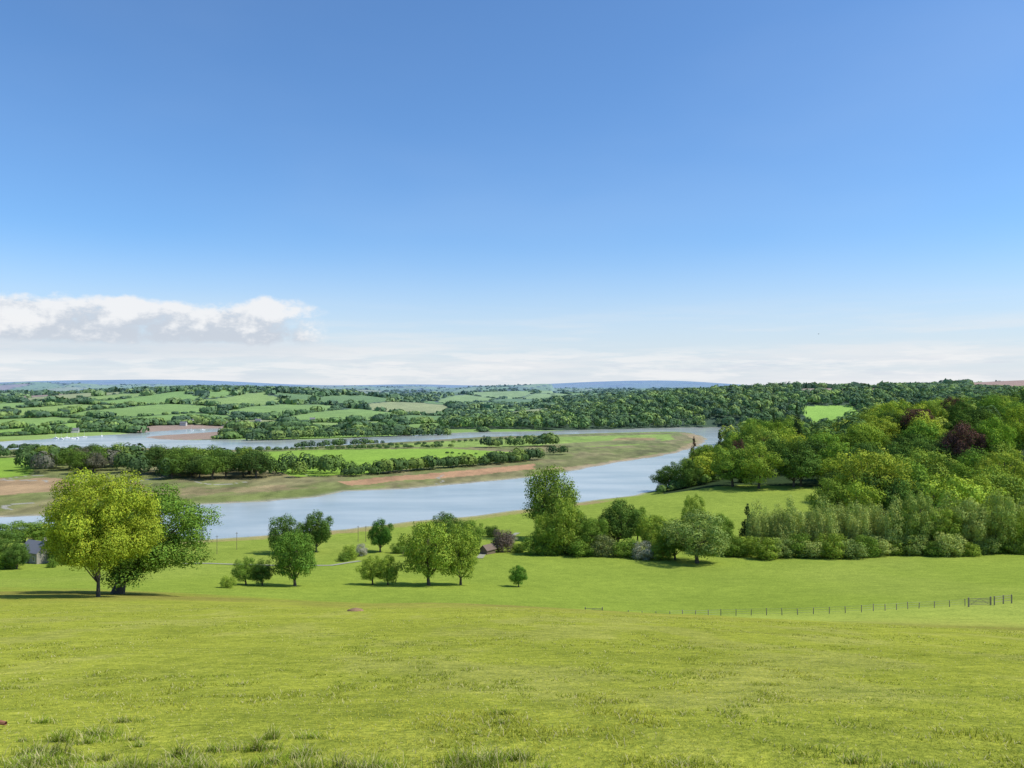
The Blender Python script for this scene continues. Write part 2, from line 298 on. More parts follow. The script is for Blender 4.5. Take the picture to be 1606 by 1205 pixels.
def tree_geo(seed,nlob=34,nleaf=9000,leaf=.028,base=.16,shape='round',tr=.028,lean=.0,lobr=(.11,.19),rn=.5,zb=-.92,wr=(.80,1.08),nb=1):
    r=np.random.default_rng(seed); 
    if shape=='cone':
        zz=r.uniform(0,1,nlob)**1.2; a=r.uniform(0,6.28,nlob); rad=.40*(1-zz)*r.uniform(.5,1,nlob)
        Lc=np.stack([rad*np.cos(a),rad*np.sin(a),base+zz*(1-base)*.95],1); Lr=.05+.13*(1-zz); fl=.5
    elif shape=='willow':
        a=r.uniform(0,6.28,nlob); rad=.38*np.sqrt(r.uniform(0,1,nlob)); zz=r.uniform(0,1,nlob)
        Lc=np.stack([rad*np.cos(a),rad*np.sin(a),base+.06+zz*(1-base-.16)*(1-.4*(rad/.4)**2)],1); Lr=r.uniform(.09,.16,nlob); fl=1.4
    else:
        # even spread of boughs over the dome (golden spiral, jittered)
        i_=np.arange(nlob); zc=zb+(1-zb)*(i_+.5)/nlob; an=i_*2.39996+r.uniform(-.35,.35,nlob); zc=np.clip(zc+r.uniform(-.06,.06,nlob),-1,1); s_=np.sqrt(1-zc*zc)
        d=np.stack([s_*np.cos(an),s_*np.sin(an),zc],1)
        rz=(1-base)/2; q=r.uniform(.60,.84,nlob)
        pick=r.permutation(nlob)[:nlob//5]; q[pick]=r.uniform(.05,.5,len(pick))
        Lr=r.uniform(*lobr,nlob); wz=r.uniform(*wr,nlob); dome=1+.28*np.clip(d[:,2],0,1)
        Lc=d*np.stack([q*.5*wz*1.03*dome,q*.5*wz*1.03*dome,q*rz*wz],1); Lc[:,2]-=.05*(1-np.abs(d[:,2])); Lc+=np.array([0,0,base+rz]); fl=.8
    Lc[:,0]+=lean*np.minimum(Lc[:,2]*2,1)
    per=np.maximum((Lr**2/np.sum(Lr**2)*nleaf).astype(int),20)
    Ps=[];Ns=[];Ts=[]
    for c,R_,n in zip(Lc,Lr,per):
        d=unit(n,r,-.85); k=r.uniform(.5,1.1,n)**.6
        bump=1+.22*np.sin(d[:,0]*7+c[0]*40)*np.cos(d[:,1]*6+c[1]*30)+.12*np.sin(d[:,2]*11+c[2]*50)
        p=c+d*(k*R_*bump)[:,None]*np.array([1,1,fl]); Ps.append(p); Ns.append(d+unit(n,r)*rn+np.array([0,0,.25]))
        Ts.append(np.full(n,r.uniform(.84,1.18))*r.uniform(.75,1.25,n))
    P=np.concatenate(Ps);Nn=np.concatenate(Ns);Tn=np.concatenate(Ts)
    P[:,2]=np.maximum(P[:,2],.01)
    V,F=leaves(P,Nn,leaf,r)
    g=np.repeat(Tn,4); hue=np.repeat(r.uniform(-.12,.12,len(Tn)),4)
    tint=np.stack([g*(1+hue),g,g*(1-hue)],1)
    parts=[]
    ph=r.uniform(0,6)
    tp=[(lean*t+.012*math.sin(ph+5*t),.012*math.cos(ph+6*t),.72*t-.01) for t in np.linspace(0,1,7)]
    parts.append(tube(tp,[tr*1.5,tr*1.05,tr*.9,tr*.75,tr*.55,tr*.4,tr*.2],9))
    for c in Lc[::max(1,nlob//(16*nb))]:
        t=r.uniform(.25,.7); s=np.array(tp[int(t*6)]); e_=c
        m=(s+e_)/2+np.array([0,0,-.03])+r.uniform(-.02,.02,3)
        parts.append(tube([s,(s*2+m)/3+r.uniform(-.006,.006,3),m,e_],[tr*.5,tr*.4,tr*.3,tr*.08],6))
    TV,TF=joinq(parts)
    return (V,F,tint),(TV,TF)
def parts_proto(seed,**k):
    (V,F,t),(TV,TF)=tree_geo(seed,**k)
    return quad_mesh("crown",V,F,[LEAF],tint=t),quad_mesh("trunk",TV,TF,[BARK],smooth=True)
def whole_proto(seed,**k):
    (V,F,t),(TV,TF)=tree_geo(seed,**k)
    VV=np.concatenate([V,TV]); FF=np.concatenate([F,TF+len(V)]); tt=np.concatenate([t,np.ones((len(TV),3))])
    return quad_mesh("tree",VV,FF,[LEAF,BARK],midx=[0]*len(F)+[1]*len(TF),tint=tt)
NEARA=parts_proto(105,nlob=92,nleaf=80000,leaf=.0125,base=.13,tr=.013,lobr=(.06,.14),lean=.02,wr=(.80,1.08),rn=.6,nb=2)
NEARB=parts_proto(102,nlob=80,nleaf=72000,leaf=.0125,base=.12,tr=.034,lobr=(.06,.14),lean=.14,wr=(.80,1.08),rn=.6,nb=2)
MID=[parts_proto(200+i,nlob=44,nleaf=17000,leaf=.022,base=.04+.02*(i%3),tr=.024,lobr=(.09,.17),wr=(.80,1.08)) for i in range(5)]
TALL=parts_proto(236,nlob=60,nleaf=18000,leaf=.024,base=.10,tr=.022,lobr=(.12,.19),wr=(.90,1.04))
CON=parts_proto(300,nlob=60,nleaf=7000,leaf=.03,base=.06,shape='cone',tr=.02)
WIL=[parts_proto(310+i,nlob=44,nleaf=12000,leaf=.023,base=.0,shape='willow',tr=.014) for i in range(3)]
BUSH=[parts_proto(320+i,nlob=26,nleaf=7000,leaf=.035,base=-.12,tr=.015,lobr=(.14,.22)) for i in range(2)]
FOR=[whole_proto(400+i,nlob=22+3*i,nleaf=6400,leaf=.032,base=.0,tr=.022,lobr=(.14,.21),rn=.25,zb=-.45,wr=(.86,1.06)) for i in range(6)]
FCON=whole_proto(450,nlob=50,nleaf=3500,leaf=.045,base=.04,shape='cone',tr=.02)
G_Y=(.31,.385,.04); G_L=(.25,.345,.05); G_M=(.16,.26,.04); G_D=(.10,.175,.035); G_W=(.35,.42,.115); G_C=(.125,.07,.055); G_K=(.05,.09,.03)
ntree=0
def tree(proto,b,Yd,top,w,col,label,name="tree",base=None,group=None,cat="tree",rz=None,dx=0):
    global ntree
    x,y,z=sight(b,base) if base else on_ground(b,Yd)
    h=EYE-(top-612)/K*y-z; ww=w/K*y; ntree+=1
    rz=rng.uniform(0,6.28) if rz is None else rz
    r=add(name,None,(x+dx,y,h1(x+dx,y)-.1),rz,(ww,ww,h),label=label,category=cat,group=group)
    r.empty_display_size=.3
    t=add("trunk",proto[1],parent=r); c=add("crown",proto[0],parent=r); c.color=(*col,1)
    return r
tree(NEARB,180,0,758,228,(.135,.235,.035),"broad mature oak with thick trunk and dark green crown",name="oak_tree",base=931,rz=0,dx=.5)
tree(NEARA,157,0,727,180,G_Y,"young oak with slender trunk and yellow green spring leaves",name="oak_tree",base=936,rz=0)
M=MID
L=[
(M[0],450,0,803,62,G_D,868,"rounded dark green tree on the lower pasture"),
(M[1],497,0,797,58,G_D,866,"rounded dark green tree on the lower pasture"),
(M[2],463,0,824,80,(.12,.22,.035),919,"dense dark green oak standing in the pasture"),
(M[3],386,0,871,46,G_M,917,"small spreading green tree on pasture"),
(M[4],412,0,875,38,G_D,918,"small spreading green tree on pasture"),
(M[1],597,0,810,46,(.08,.18,.03),866,"upright dark green tree beside the river meadow"),
(M[3],585,0,868,44,G_L,917,"small pale green tree in the pasture"),
(M[0],609,0,866,40,G_L,917,"small pale green tree in the pasture"),
(M[2],672,0,806,92,G_L,918,"large spreading oak with fresh green leaves"),
(M[4],722,0,818,66,G_L,917,"tall oak with fresh green leaves beside another"),
(M[0],738,0,812,44,G_M,868,"green tree behind larger oaks"),
(M[3],700,0,800,70,G_D,862,"dark tree behind larger oaks"),
(M[1],813,0,884,34,(.10,.22,.03),920,"small round topped young tree alone in pasture"),
(TALL,864,305,729,84,(.18,.26,.045),0,"tall broad round topped tree near the river bank"),
(M[4],884,262,778,62,G_L,0,"tall fresh green tree in the hedgerow"),
(M[0],855,262,800,40,G_L,0,"leafy green hedgerow tree"),
(M[1],970,268,778,72,G_D,0,"tall dark green hedgerow tree"),
(M[3],1000,285,790,50,G_M,0,"tall dark green hedgerow tree"),
(M[2],1025,262,800,56,G_L,0,"pale green hedgerow tree"),
(M[0],1092,243,795,104,(.22,.30,.08),0,"broad pale green tree bulging from the hedgerow"),
(M[4],1058,250,812,60,G_M,0,"leafy tree in the hedgerow"),
(M[1],1130,262,802,54,G_M,0,"leafy tree in the hedgerow"),
(CON,1172,270,787,46,G_K,0,"dark conical conifer among broadleaf trees"),
(M[3],1088,300,770,40,G_L,0,"fresh green tree beside the small meadow"),
(M[2],930,262,806,52,G_M,0,"leafy tree in the hedgerow"),
(M[1],905,290,795,44,G_D,0,"dark leafy tree in the hedgerow"),
(M[4],15,0,843,60,G_D,890,"dark tree beside the stone cottage"),
(M[0],96,0,838,50,G_M,882,"green tree beside the stone cottage"),
(M[1],28,0,850,36,G_D,893,"dark tree beside the stone cottage"),
(M[3],68,300,826,50,G_M,0,"green tree behind the stone cottage"),
(M[2],40,300,815,80,G_M,0,"green tree behind the stone cottage"),
(M[3],-20,260,820,90,G_D,0,"green tree near the stone cottage"),
]
for p,bb,Yd,tp,w,c,ba,lb in L: tree(p,bb,Yd,tp,w,c,lb,base=ba or None,name="conifer_tree" if p is CON else "tree")
for i,bb in enumerate(np.arange(1190,1392,17)):
    tree(WIL[i%3],bb,262+3*math.sin(i*2),783+7*math.sin(i*1.7),46,np.array(G_W)*(1+.12*math.sin(i*2.3)),"feathery pale green willow in a row along the field",name="willow_tree",group="willows along the field edge")
for i,bb in enumerate(np.arange(1402,1660,20)):
    tree((WIL+M)[(i*3)%7],bb,255+5*math.sin(i*3),778+14*math.sin(i*2.1),58,[G_W,G_L,(.26,.34,.08)][i%3],"leafy pale green tree along the field edge",name="willow_tree",group="willows along the field edge")
bl="rounded leafy bush in the hedgerow"
BL=[(550,0,852,26,G_L),(568,0,850,20,(.42,.42,.32)),(358,0,900,24,G_L),(540,0,864,22,G_M),(788,0,826,36,(.15,.12,.10)),(625,0,848,26,G_M),
  (840,262,832,44,G_M),(865,262,838,40,G_L),(912,258,838,48,G_M),(945,258,834,44,(.20,.24,.09)),(985,256,842,46,G_M),(1012,252,846,40,(.36,.38,.28)),(1035,252,845,44,G_L),(1150,256,840,44,G_M),(1172,256,838,40,G_L),(890,262,842,44,G_D),
  (10,0,862,44,G_M),(118,0,858,30,G_L),(84,0,872,18,G_M),
  (660,0,838,26,G_M),(700,0,838,24,G_L),(812,0,850,24,G_M),(640,0,856,20,(.25,.28,.10)),(800,0,836,22,(.34,.34,.24)),(770,0,822,24,G_D)]
for i,bb in enumerate(range(1200,1660,26)): BL.append((bb+4*math.sin(i*4.),249+3*math.sin(i),838+7*math.sin(i*2.7),48,[G_L,(.22,.30,.08),G_M,G_W][i%4]))
for i,(bb,Yd,tp,w,c) in enumerate(BL):
    ba={550:878,568:872,358:922,540:880,788:866,625:868,10:892,118:885,84:890,660:856,700:858,812:866,640:872,800:852,770:842}.get(bb) if Yd==0 else None
    lab=bl
    if bb in(568,1012,800): lab="bush covered in white spring blossom"
    if bb==788: lab="rusty purple leaved bush beside a small shed"
    tree(BUSH[i%2],bb,Yd,tp,w,c,lab,name="bush",base=ba,cat="bush")
for bb,Yd,tp,w,c,p,lb in [(1508,430,658,72,G_C,M[1],"broad copper beech with purple foliage"),(1440,545,634,58,G_C,M[2],"broad copper beech with purple foliage"),(1496,640,619,38,G_C,M[3],"broad copper beech with purple foliage"),
   (1208,545,680,42,G_C,M[0],"broad copper beech with purple foliage"),(1158,500,688,30,G_C,M[4],"broad copper beech with purple foliage"),(1365,345,696,108,(.31,.38,.05),M[2],"very broad oak with fresh yellow green crown"),(1300,330,748,70,(.18,.27,.04),M[4],"broad fresh green tree at the wood edge"),
   (1558,430,648,68,(.20,.33,.04),M[1],"tall fresh green tree rising above the wood"),(1600,480,632,70,(.25,.35,.04),M[0],"tall green tree rising above the wood"),(1250,640,628,24,G_K,CON,"dark conifer rising above the wood"),(1213,640,640,20,G_K,CON,"dark conifer rising above the wood"),(1405,600,622,58,(.30,.40,.05),M[3],"tall fresh green tree rising above the wood"),
   (1045,470,728,46,G_D,M[1],"dark green tree at the tip of the wood"),(1088,560,682,26,(.12,.08,.05),CON,"brown leaved pointed tree at the wood tip"),(1110,480,690,50,(.18,.27,.04),M[2],"tall round tree at the tip of the wood"),(1075,460,716,50,G_D,M[0],"round dark tree at the tip of the wood"),(1128,560,672,26,G_K,CON,"dark conifer at the tip of the wood"),
   (1148,435,696,72,G_M,M[3],"broad green tree at the wood edge"),(1190,425,690,70,(.25,.35,.05),M[0],"broad fresh green tree at the wood edge"),(1245,425,684,66,G_D,M[4],"tall dark green tree at the wood edge"),(1178,560,660,50,G_M,M[1],"tall green tree above the wood edge"),(1220,600,656,56,(.15,.24,.03),M[3],"tall green tree above the wood edge"),
   (1440,395,700,92,(.24,.34,.05),M[0],"broad fresh green tree in the wood"),(1505,350,724,80,(.13,.22,.03),M[4],"broad dark green tree in the wood"),(1575,365,698,94,(.28,.36,.05),M[3],"broad yellow green tree in the wood"),(1340,470,668,74,(.13,.21,.03),M[1],"tall dark green tree in the wood"),(1290,480,676,70,(.27,.37,.05),M[0],"fresh green tree in the wood"),(1375,540,650,70,(.30,.38,.05),M[4],"yellow green tree in the wood"),(1470,500,668,50,(.29,.38,.05),M[2],"yellow green tree in the wood"),(1545,540,640,54,(.12,.20,.035),M[0],"dark green tree beside a copper beech"),(1462,600,628,40,(.24,.33,.05),M[1],"fresh green tree beside a copper beech")]:
    tree(p,bb,Yd,tp,w,c,lb,name="copper_beech_tree" if c==G_C else ("conifer_tree" if p is CON else "tree"))
def scatter(x0,x1,y0,y1,sp,r):
    nx=int((x1-x0)/sp); ny=int((y1-y0)/sp); gx,gy=np.meshgrid(np.arange(nx),np.arange(ny))
    return x0+(gx.ravel()+r.uniform(-.15,.9,nx*ny))*sp, y0+(gy.ravel()+r.uniform(-.15,.9,nx*ny))*sp
cand=[]
cx,cy=scatter(70,640,290,1180,23,rng)
cz,csd=H(cx,cy,True); k=rwood(cx,cy,csd)&(cx/cy<.70)
PALF=[(.17,.28,.04),(.10,.18,.035),(.14,.25,.035),(.28,.38,.05),(.075,.135,.03),(.34,.41,.05),(.12,.21,.035),(.07,.125,.03),(.22,.31,.05),(.26,.36,.045),(.09,.16,.03)]
for x,y,z in zip(cx[k],cy[k],cz[k]):
    c=PALF[rng.integers(len(PALF))]; kd='f'; h=rng.uniform(12,26)*(.78 if x/y<.3 else 1); w=min(h*rng.uniform(.8,1.15),23)
    if .36<x/y<.44 and y>520: h=min(h,15)
    q=rng.random()
    if y>400 and q<.06: c=G_K; kd='c'; w=h*.4; h*=1.1
    cand.append((x,y,z,h,w,c,kd,'w'))
def in_pen(b0,b1,Y0,Y1,sp,h0,h1_,pal):
    sx,sy=scatter(U(b0)*Y1,U(b1)*Y0 if U(b1)<0 else U(b1)*Y1,Y0,Y1,sp,rng); u_=sx/sy
    k=(u_>U(b0))&(u_<U(b1)); zz=H(sx,sy)
    for x,y,z in zip(sx[k],sy[k],zz[k]):
        h=rng.uniform(h0,h1_); cand.append((x,y,z,h,h*rng.uniform(.9,1.3),pal[rng.integers(len(pal))],'f','p'))
DK=[(.08,.14,.03),(.09,.16,.03),(.12,.20,.035),(.065,.115,.03),(.19,.27,.045)]
in_pen(215,420,525,600,14,14,21,DK); in_pen(400,545,540,590,14,9,15,DK); in_pen(40,215,560,640,15,14,19,DK+[(.15,.15,.10)])
def hedge(p0,p1,n,h0,h1_,pal=DK,jit=2.):
    a=flat(p0,1.); b2=flat(p1,1.)
    for t in np.linspace(0,1,n):
        if rng.random()<.08: continue
        x=a[0]+(b2[0]-a[0])*t+rng.normal()*jit; y=a[1]+(b2[1]-a[1])*t+rng.normal()*jit
        h=rng.uniform(h0,h1_); cand.append((x,y,h1(x,y),h,h*rng.uniform(1.1,1.8),pal[rng.integers(len(pal))],'f','h'))
hedge((545,747),(835,722),34,5,11); hedge((560,745),(700,733),9,7,11); hedge((690,734),(835,721),12,6,9)
hedge((0,718),(110,711),12,6,10); hedge((110,712),(380,712),26,3,7); hedge((380,708),(700,702),44,2.5,5); hedge((470,703),(600,696),14,4,8)
hedge((600,701),(830,688),24,2.5,5); hedge((760,702),(870,699),10,7,14); hedge((850,716),(880,712),4,6,9); hedge((700,712),(850,716),14,1.5,3)
hedge((350,685),(440,689),14,7,12); hedge((390,690),(700,681),60,7,12); hedge((0,704),(60,704),6,3,6); hedge((440,686),(700,676),50,6,12)
hedge((1030,775),(1160,768),16,3,6,[G_M,G_D]); 
cand.sort(key=lambda c:-c[3]/c[1])
n_ind=0; rest=[]
budget=298-ntree
for (x,y,z,h,w,c,kd,src) in cand:
    if n_ind<budget and y<1100:
        me=FCON if kd=='c' else FOR[rng.integers(6)]
        nm,lb,ct=("conifer_tree","dark pointed conifer rising from the wood","tree") if kd=='c' else ("tree","leafy broadleaf tree in the hillside wood","tree")
        if src=='p': lb="dense dark green tree in the marshland copse"
        if src=='h': lb="bushy dark green tree in a field hedgerow"
        o_=add(nm,me,(x,y,z-.2),rng.uniform(0,6.28),(w,w,h),label=lb,category=ct,group="trees of the wood and hedgerows"); 
        o_.color=(*(np.array(c)*rng.uniform(.85,1.2)),1); n_ind+=1
    else: rest.append((x,y,z,h,w,c))
fx,fy=scatter(-160,1500,1180,1950,16,rng); fz,fsd=H(fx,fy,True); k=farwood(fx,fy)&(fsd>8)&(fx/fy<.72)
for x,y,z in zip(fx[k],fy[k],fz[k]):
    h=rng.uniform(9,18); rest.append((x,y,z,h,h*rng.uniform(1.,1.4),np.array(DK[rng.integers(5)])*rng.uniform(1.,1.7)))
n0=len(rest)
NP=260000
u_=rng.uniform(-.72,.72,NP); yy=np.exp(rng.uniform(math.log(970),math.log(6500),NP)); xx=u_*yy
g1,g2,gi=farcells(xx,yy)
wood=(gi<.1)|((fbm(xx/300,yy/300,71,2)>.60)&(gi<.5)); hed=(g2-g1<.03); rd=rng.random(NP)
k=(hed&(rd<.85))|(wood&(rd<.4*np.clip(2600/yy,0,1))); xx,yy,u_,wood,hed=xx[k],yy[k],u_[k],wood[k],hed[k]
zz,ss=H(xx,yy,True)
keep=(ss>6)&~inside(xx,yy,PENW)&~farwood(xx,yy)&(~((u_>.18)&(yy<1200)))&~PLO(xx,yy)&~inside(xx,yy,GLADE)
idx=np.where(keep)[0][:14000]
for i in idx:
    fk=np.clip(1.15-yy[i]/9000,.5,1); h=(rng.uniform(3,5.5) if hed[i] and rng.random()<.85 else rng.uniform(7,12))*fk; rest.append((xx[i],yy[i],zz[i],h,h*(3. if hed[i] else 1.9),np.array(DK[rng.integers(5)])*1.3))
Rr=np.array([r[:5] for r in rest]); Rc=np.array([np.array(r[5]) for r in rest])
nq=np.where(Rr[:,1]<900,420,np.where(Rr[:,1]<1700,100,22)).astype(int)
rep=np.repeat(np.arange(len(rest)),nq); n=len(rep); d=unit(n,rng,-.5)
lob=1+.25*np.sin(d[:,0]*5+rep*1.7)*np.cos(d[:,1]*5+rep*.9)
P=Rr[rep,:3]+d*np.stack([Rr[rep,4]*.46*lob,Rr[rep,4]*.46*lob,Rr[rep,3]*.46*lob],1); P[:,2]+=Rr[rep,3]*.5
sz=Rr[rep,4]*np.where(nq[rep]>200,.11,np.where(nq[rep]>60,.20,.42))
V,F=leaves(P,d+unit(n,rng)*.3,sz,rng)
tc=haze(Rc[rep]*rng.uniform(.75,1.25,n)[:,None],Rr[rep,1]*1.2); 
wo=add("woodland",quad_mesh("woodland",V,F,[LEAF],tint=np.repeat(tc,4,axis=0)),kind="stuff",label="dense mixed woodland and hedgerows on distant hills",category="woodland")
# ------------------------------------------------------------------ grass
n=340000
gy=np.exp(rng.uniform(math.log(3.0),math.log(60),n)); gx=rng.uniform(-.80,.80,n)*(gy+2)
p1=smooth01((fbm(gx/.35,gy/.6,51,3)-.47)/.2)*smooth01((fbm(gx/2.0,gy/5,52,3)-.35)/.25)
hh=rng.uniform(.010,.028,n)*(.7+1.1*p1); ww=(.0015*(gy/3)**.95+.0011)
gc=np.array([.38,.405,.06])*rng.uniform(.65,1.35,n)[:,None]; pt=fbm(gx/1.0,gy/3,57,3)[:,None]
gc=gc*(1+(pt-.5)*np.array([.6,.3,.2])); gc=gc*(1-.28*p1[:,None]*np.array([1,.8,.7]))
st=rng.random(n)<.15; gc[st]=np.array([.55,.51,.26])*rng.uniform(.7,1.2,st.sum())[:,None]
lk=rng.uniform(.3,1.6,n)
TX=[];r3=np.random.default_rng(99)
for i in range(560):
    y_=3.5+r3.exponential(.75); x_=r3.uniform(-.76,.76)*y_
    if y_>(6.5 if x_<0 else 4.6): continue
    if x_>0 and r3.random()<.5: continue
    if fbm(np.array([x_/.7]),np.array([y_/.7]),53,2)[0]<.46: continue
    TX.append((x_,y_,r3.uniform(.04,.15),r3.uniform(.025,.075)*(1.25 if x_<0 else .85)*(1.3-y_*.06)))
bx,by,bh,bc,bw,bl_=[],[],[],[],[],[]
for x_,y_,R_,h_ in TX:
    m=int(1400*R_+60); a=r3.uniform(0,6.28,m); q_=np.abs(r3.normal(0,.6,m))*R_; bx.append(x_+q_*np.cos(a)*1.4); by.append(y_+q_*np.sin(a)*.8)
    bh.append(h_*r3.uniform(.3,1.15,m)); c=np.array([.19,.26,.03])*r3.uniform(.55,1.5,m)[:,None]; s_=r3.random(m)<.3; c[s_]=np.array([.5,.46,.24]); bc.append(c*r3.uniform(.8,1.3)); bw.append(np.full(m,.0014+.0007*y_/4)); bl_.append(r3.uniform(.3,1.3,m))
gx=np.concatenate([gx]+bx); gy=np.concatenate([gy]+by); hh=np.concatenate([hh]+bh); gc=np.concatenate([gc]+bc); ww=np.concatenate([ww]+bw); lk=np.concatenate([lk]+bl_)
n=len(gx); gz=H(gx,gy)
ang=rng.uniform(0,6.28,n); dx,dy=np.cos(ang),np.sin(ang); la=ang+1.57+rng.normal(0,.4,n); lean=lk*hh
lx,ly=np.cos(la)*lean,np.sin(la)*lean
B=np.stack([gx,gy,gz-.01],1); Sd=np.stack([dx*ww,dy*ww,0*ww],1)
Mv=B+np.stack([lx*.35,ly*.35,hh*.6],1); Tv=B+np.stack([lx,ly,hh],1)
V=np.stack([B-Sd,B+Sd,Mv+Sd*.8,Mv-Sd*.8,Tv+Sd*.15,Tv-Sd*.15],1).reshape(-1,3)
q=np.arange(n)[:,None]*6; F=np.stack([q+np.array([0,1,2,3]),q+np.array([3,2,4,5])],1).reshape(-1,4)
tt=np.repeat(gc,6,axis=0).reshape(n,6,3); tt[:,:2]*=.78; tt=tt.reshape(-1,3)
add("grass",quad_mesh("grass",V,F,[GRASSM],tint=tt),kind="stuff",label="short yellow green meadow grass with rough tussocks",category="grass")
# ------------------------------------------------------------------ tracks
TM=simple("gravel_track",(.28,.29,.20),.95,.2,.8)
def track(name,pts,w,label):
    P=np.array(pts); seg=[]
    for i in range(len(P)-1):
        m=max(2,int(np.linalg.norm(P[i+1]-P[i])/3)); seg.append(P[i]+(P[i+1]-P[i])*np.linspace(0,1,m,endpoint=False)[:,None])
    P=np.concatenate(seg+[P[-1:]]); d=np.gradient(P,axis=0); d/=np.linalg.norm(d,axis=1,keepdims=True); nn=np.stack([-d[:,1],d[:,0]],1)
    rows=[]
    for s in (-1,-.3,.3,1):
        q=P+nn*w/2*s; rows.append(np.stack([q[:,0],q[:,1],H(q[:,0],q[:,1])+.12],1))
    V=np.concatenate(rows); m=len(P); F=[(j*m+i,j*m+i+1,(j+1)*m+i+1,(j+1)*m+i) for j in range(3) for i in range(m-1)]
    add(name,quad_mesh(name,V,np.array(F)[:,::-1],[TM]),kind="structure",label=label,category="path")
track("track",[sight(*p)[:2] for p in [(250,884),(330,884),(400,886),(470,888),(520,887),(565,880)]],1.8,"pale gravel farm track crossing the pasture")
track("path",[sight(*p)[:2] for p in [(752,876),(765,860),(790,846),(812,836)]],2.2,"pale gravel path leading to the small shed")
# ------------------------------------------------------------------ buildings
STONE=simple("stone_wall",(.30,.285,.25),.9,.25,2); WHITE=simple("white_render",(.48,.48,.45),.8,.08,1); SLATE=simple("slate_roof",(.16,.165,.18),.6,.25,4)
GLASS=simple("window_glass",(.03,.035,.04),.15); WOOD=simple("weathered_wood",(.16,.12,.085),.85,.35,8); RUST=simple("rusty_roof",(.15,.11,.085),.8,.3,3); WOODG=simple("grey_wood",(.22,.20,.15),.85,.3,9); WPAINT=simple("white_paint",(.8,.8,.8),.5)
BOXF=np.array([(0,3,2,1),(4,5,6,7),(0,1,5,4),(1,2,6,5),(2,3,7,6),(3,0,4,7)])
def box(x0,x1,y0,y1,z0,z1): return np.array([(x0,y0,z0),(x1,y0,z0),(x1,y1,z0),(x0,y1,z0),(x0,y0,z1),(x1,y0,z1),(x1,y1,z1),(x0,y1,z1)],float),BOXF
def slabroof(w,d,h,rh,ov=.35,th=.18):
    parts=[]
    for s in(-1,1):
        y0=s*(d/2+ov); zb=h-rh*ov/(d/2)
        V=np.array([(-w/2-ov,y0,zb),(w/2+ov,y0,zb),(w/2+ov,0,h+rh),(-w/2-ov,0,h+rh)]); V2=V+np.array([0,0,th])
        parts.append((np.concatenate([V,V2]),BOXF))
    return joinq(parts)
def house(name,x,y,z,rz,w,d,h,rh,wm,rm,label,win=True,cat="house",group=None,chim=True):
    r=add(name,None,(x,y,z),rz,label=label,category=cat,group=group)
    V,F=box(-w/2,w/2,-d/2,d/2,-1.5,h)
    pts=[(V,F)]
    for s in(-1,1):
        a=s*w/2; b_=s*(w/2-.3)
        g=np.array([(a,-d/2,h),(a,d/2,h),(a,.05,h+rh),(a,-.05,h+rh),(b_,-d/2,h),(b_,d/2,h),(b_,.05,h+rh),(b_,-.05,h+rh)]); pts.append((g,BOXF))
    V,F=joinq(pts); add("wall",quad_mesh("wall",V,F,[wm]),parent=r)
    V,F=slabroof(w,d,h,rh); rf=add("roof",quad_mesh("roof",V,F,[rm]),parent=r)
    if chim:
        V,F=joinq([box(w/2-1.1,w/2-.3,-.4,.4,h+rh-.8,h+rh+1.1),box(w/2-1.15,w/2-.25,-.45,.45,h+rh+1.1,h+rh+1.25)]); add("chimney",quad_mesh("chimney",V,F,[STONE]),parent=rf)
    if win:
        for i,xc in enumerate((-w*.33,0,w*.33)):
            for zc in ((1.2,3.6) if h>4 else (1.2,)):
                if i==1 and zc==1.2:
                    V,F=box(xc-.5,xc+.5,-d/2-.04,-d/2+.02,0,2.1); add("door",quad_mesh("door",V,F,[WOOD]),parent=r); continue
                V,F=box(xc-.5,xc+.5,-d/2-.04,-d/2+.02,zc,zc+1.2); wn=add("window",quad_mesh("window",V,F,[GLASS]),parent=r)
                fr=joinq([box(xc-.58,xc-.5,-d/2-.07,-d/2+.02,zc-.08,zc+1.28),box(xc+.5,xc+.58,-d/2-.07,-d/2+.02,zc-.08,zc+1.28),box(xc-.5,xc+.5,-d/2-.07,-d/2+.02,zc+1.2,zc+1.28),box(xc-.5,xc+.5,-d/2-.07,-d/2+.02,zc-.08,zc),box(xc-.03,xc+.03,-d/2-.06,-d/2-.045,zc,zc+1.2)])
                add("frame",quad_mesh("frame",*fr,[WPAINT]),parent=wn)
    return r
x,y,z=sight(60,882); house("cottage",x,y,z,-.5,8.5,5.5,3.6,2.6,STONE,SLATE,"grey stone cottage with slate roof among trees")
x,y,z=sight(765,868); house("shed",x,y,z,.9,4.4,3,1.6,1.3,WOOD,RUST,"small timber shed with brown pitched roof",win=False,cat="shed",chim=False)
for i,(bb,e_) in enumerate([(352,668),(362,671),(372,667),(405,663),(330,667),(445,662),(288,668),(300,664),(490,661),(118,679)]):
    x,y,z=sight(bb,e_); house("cottage",x,y,z,rng.uniform(-.6,.6),rng.uniform(7,10),5,4,2.5,WHITE,SLATE,"distant white rendered cottage with slate roof by the river",win=False,group="cottages of the riverside village")
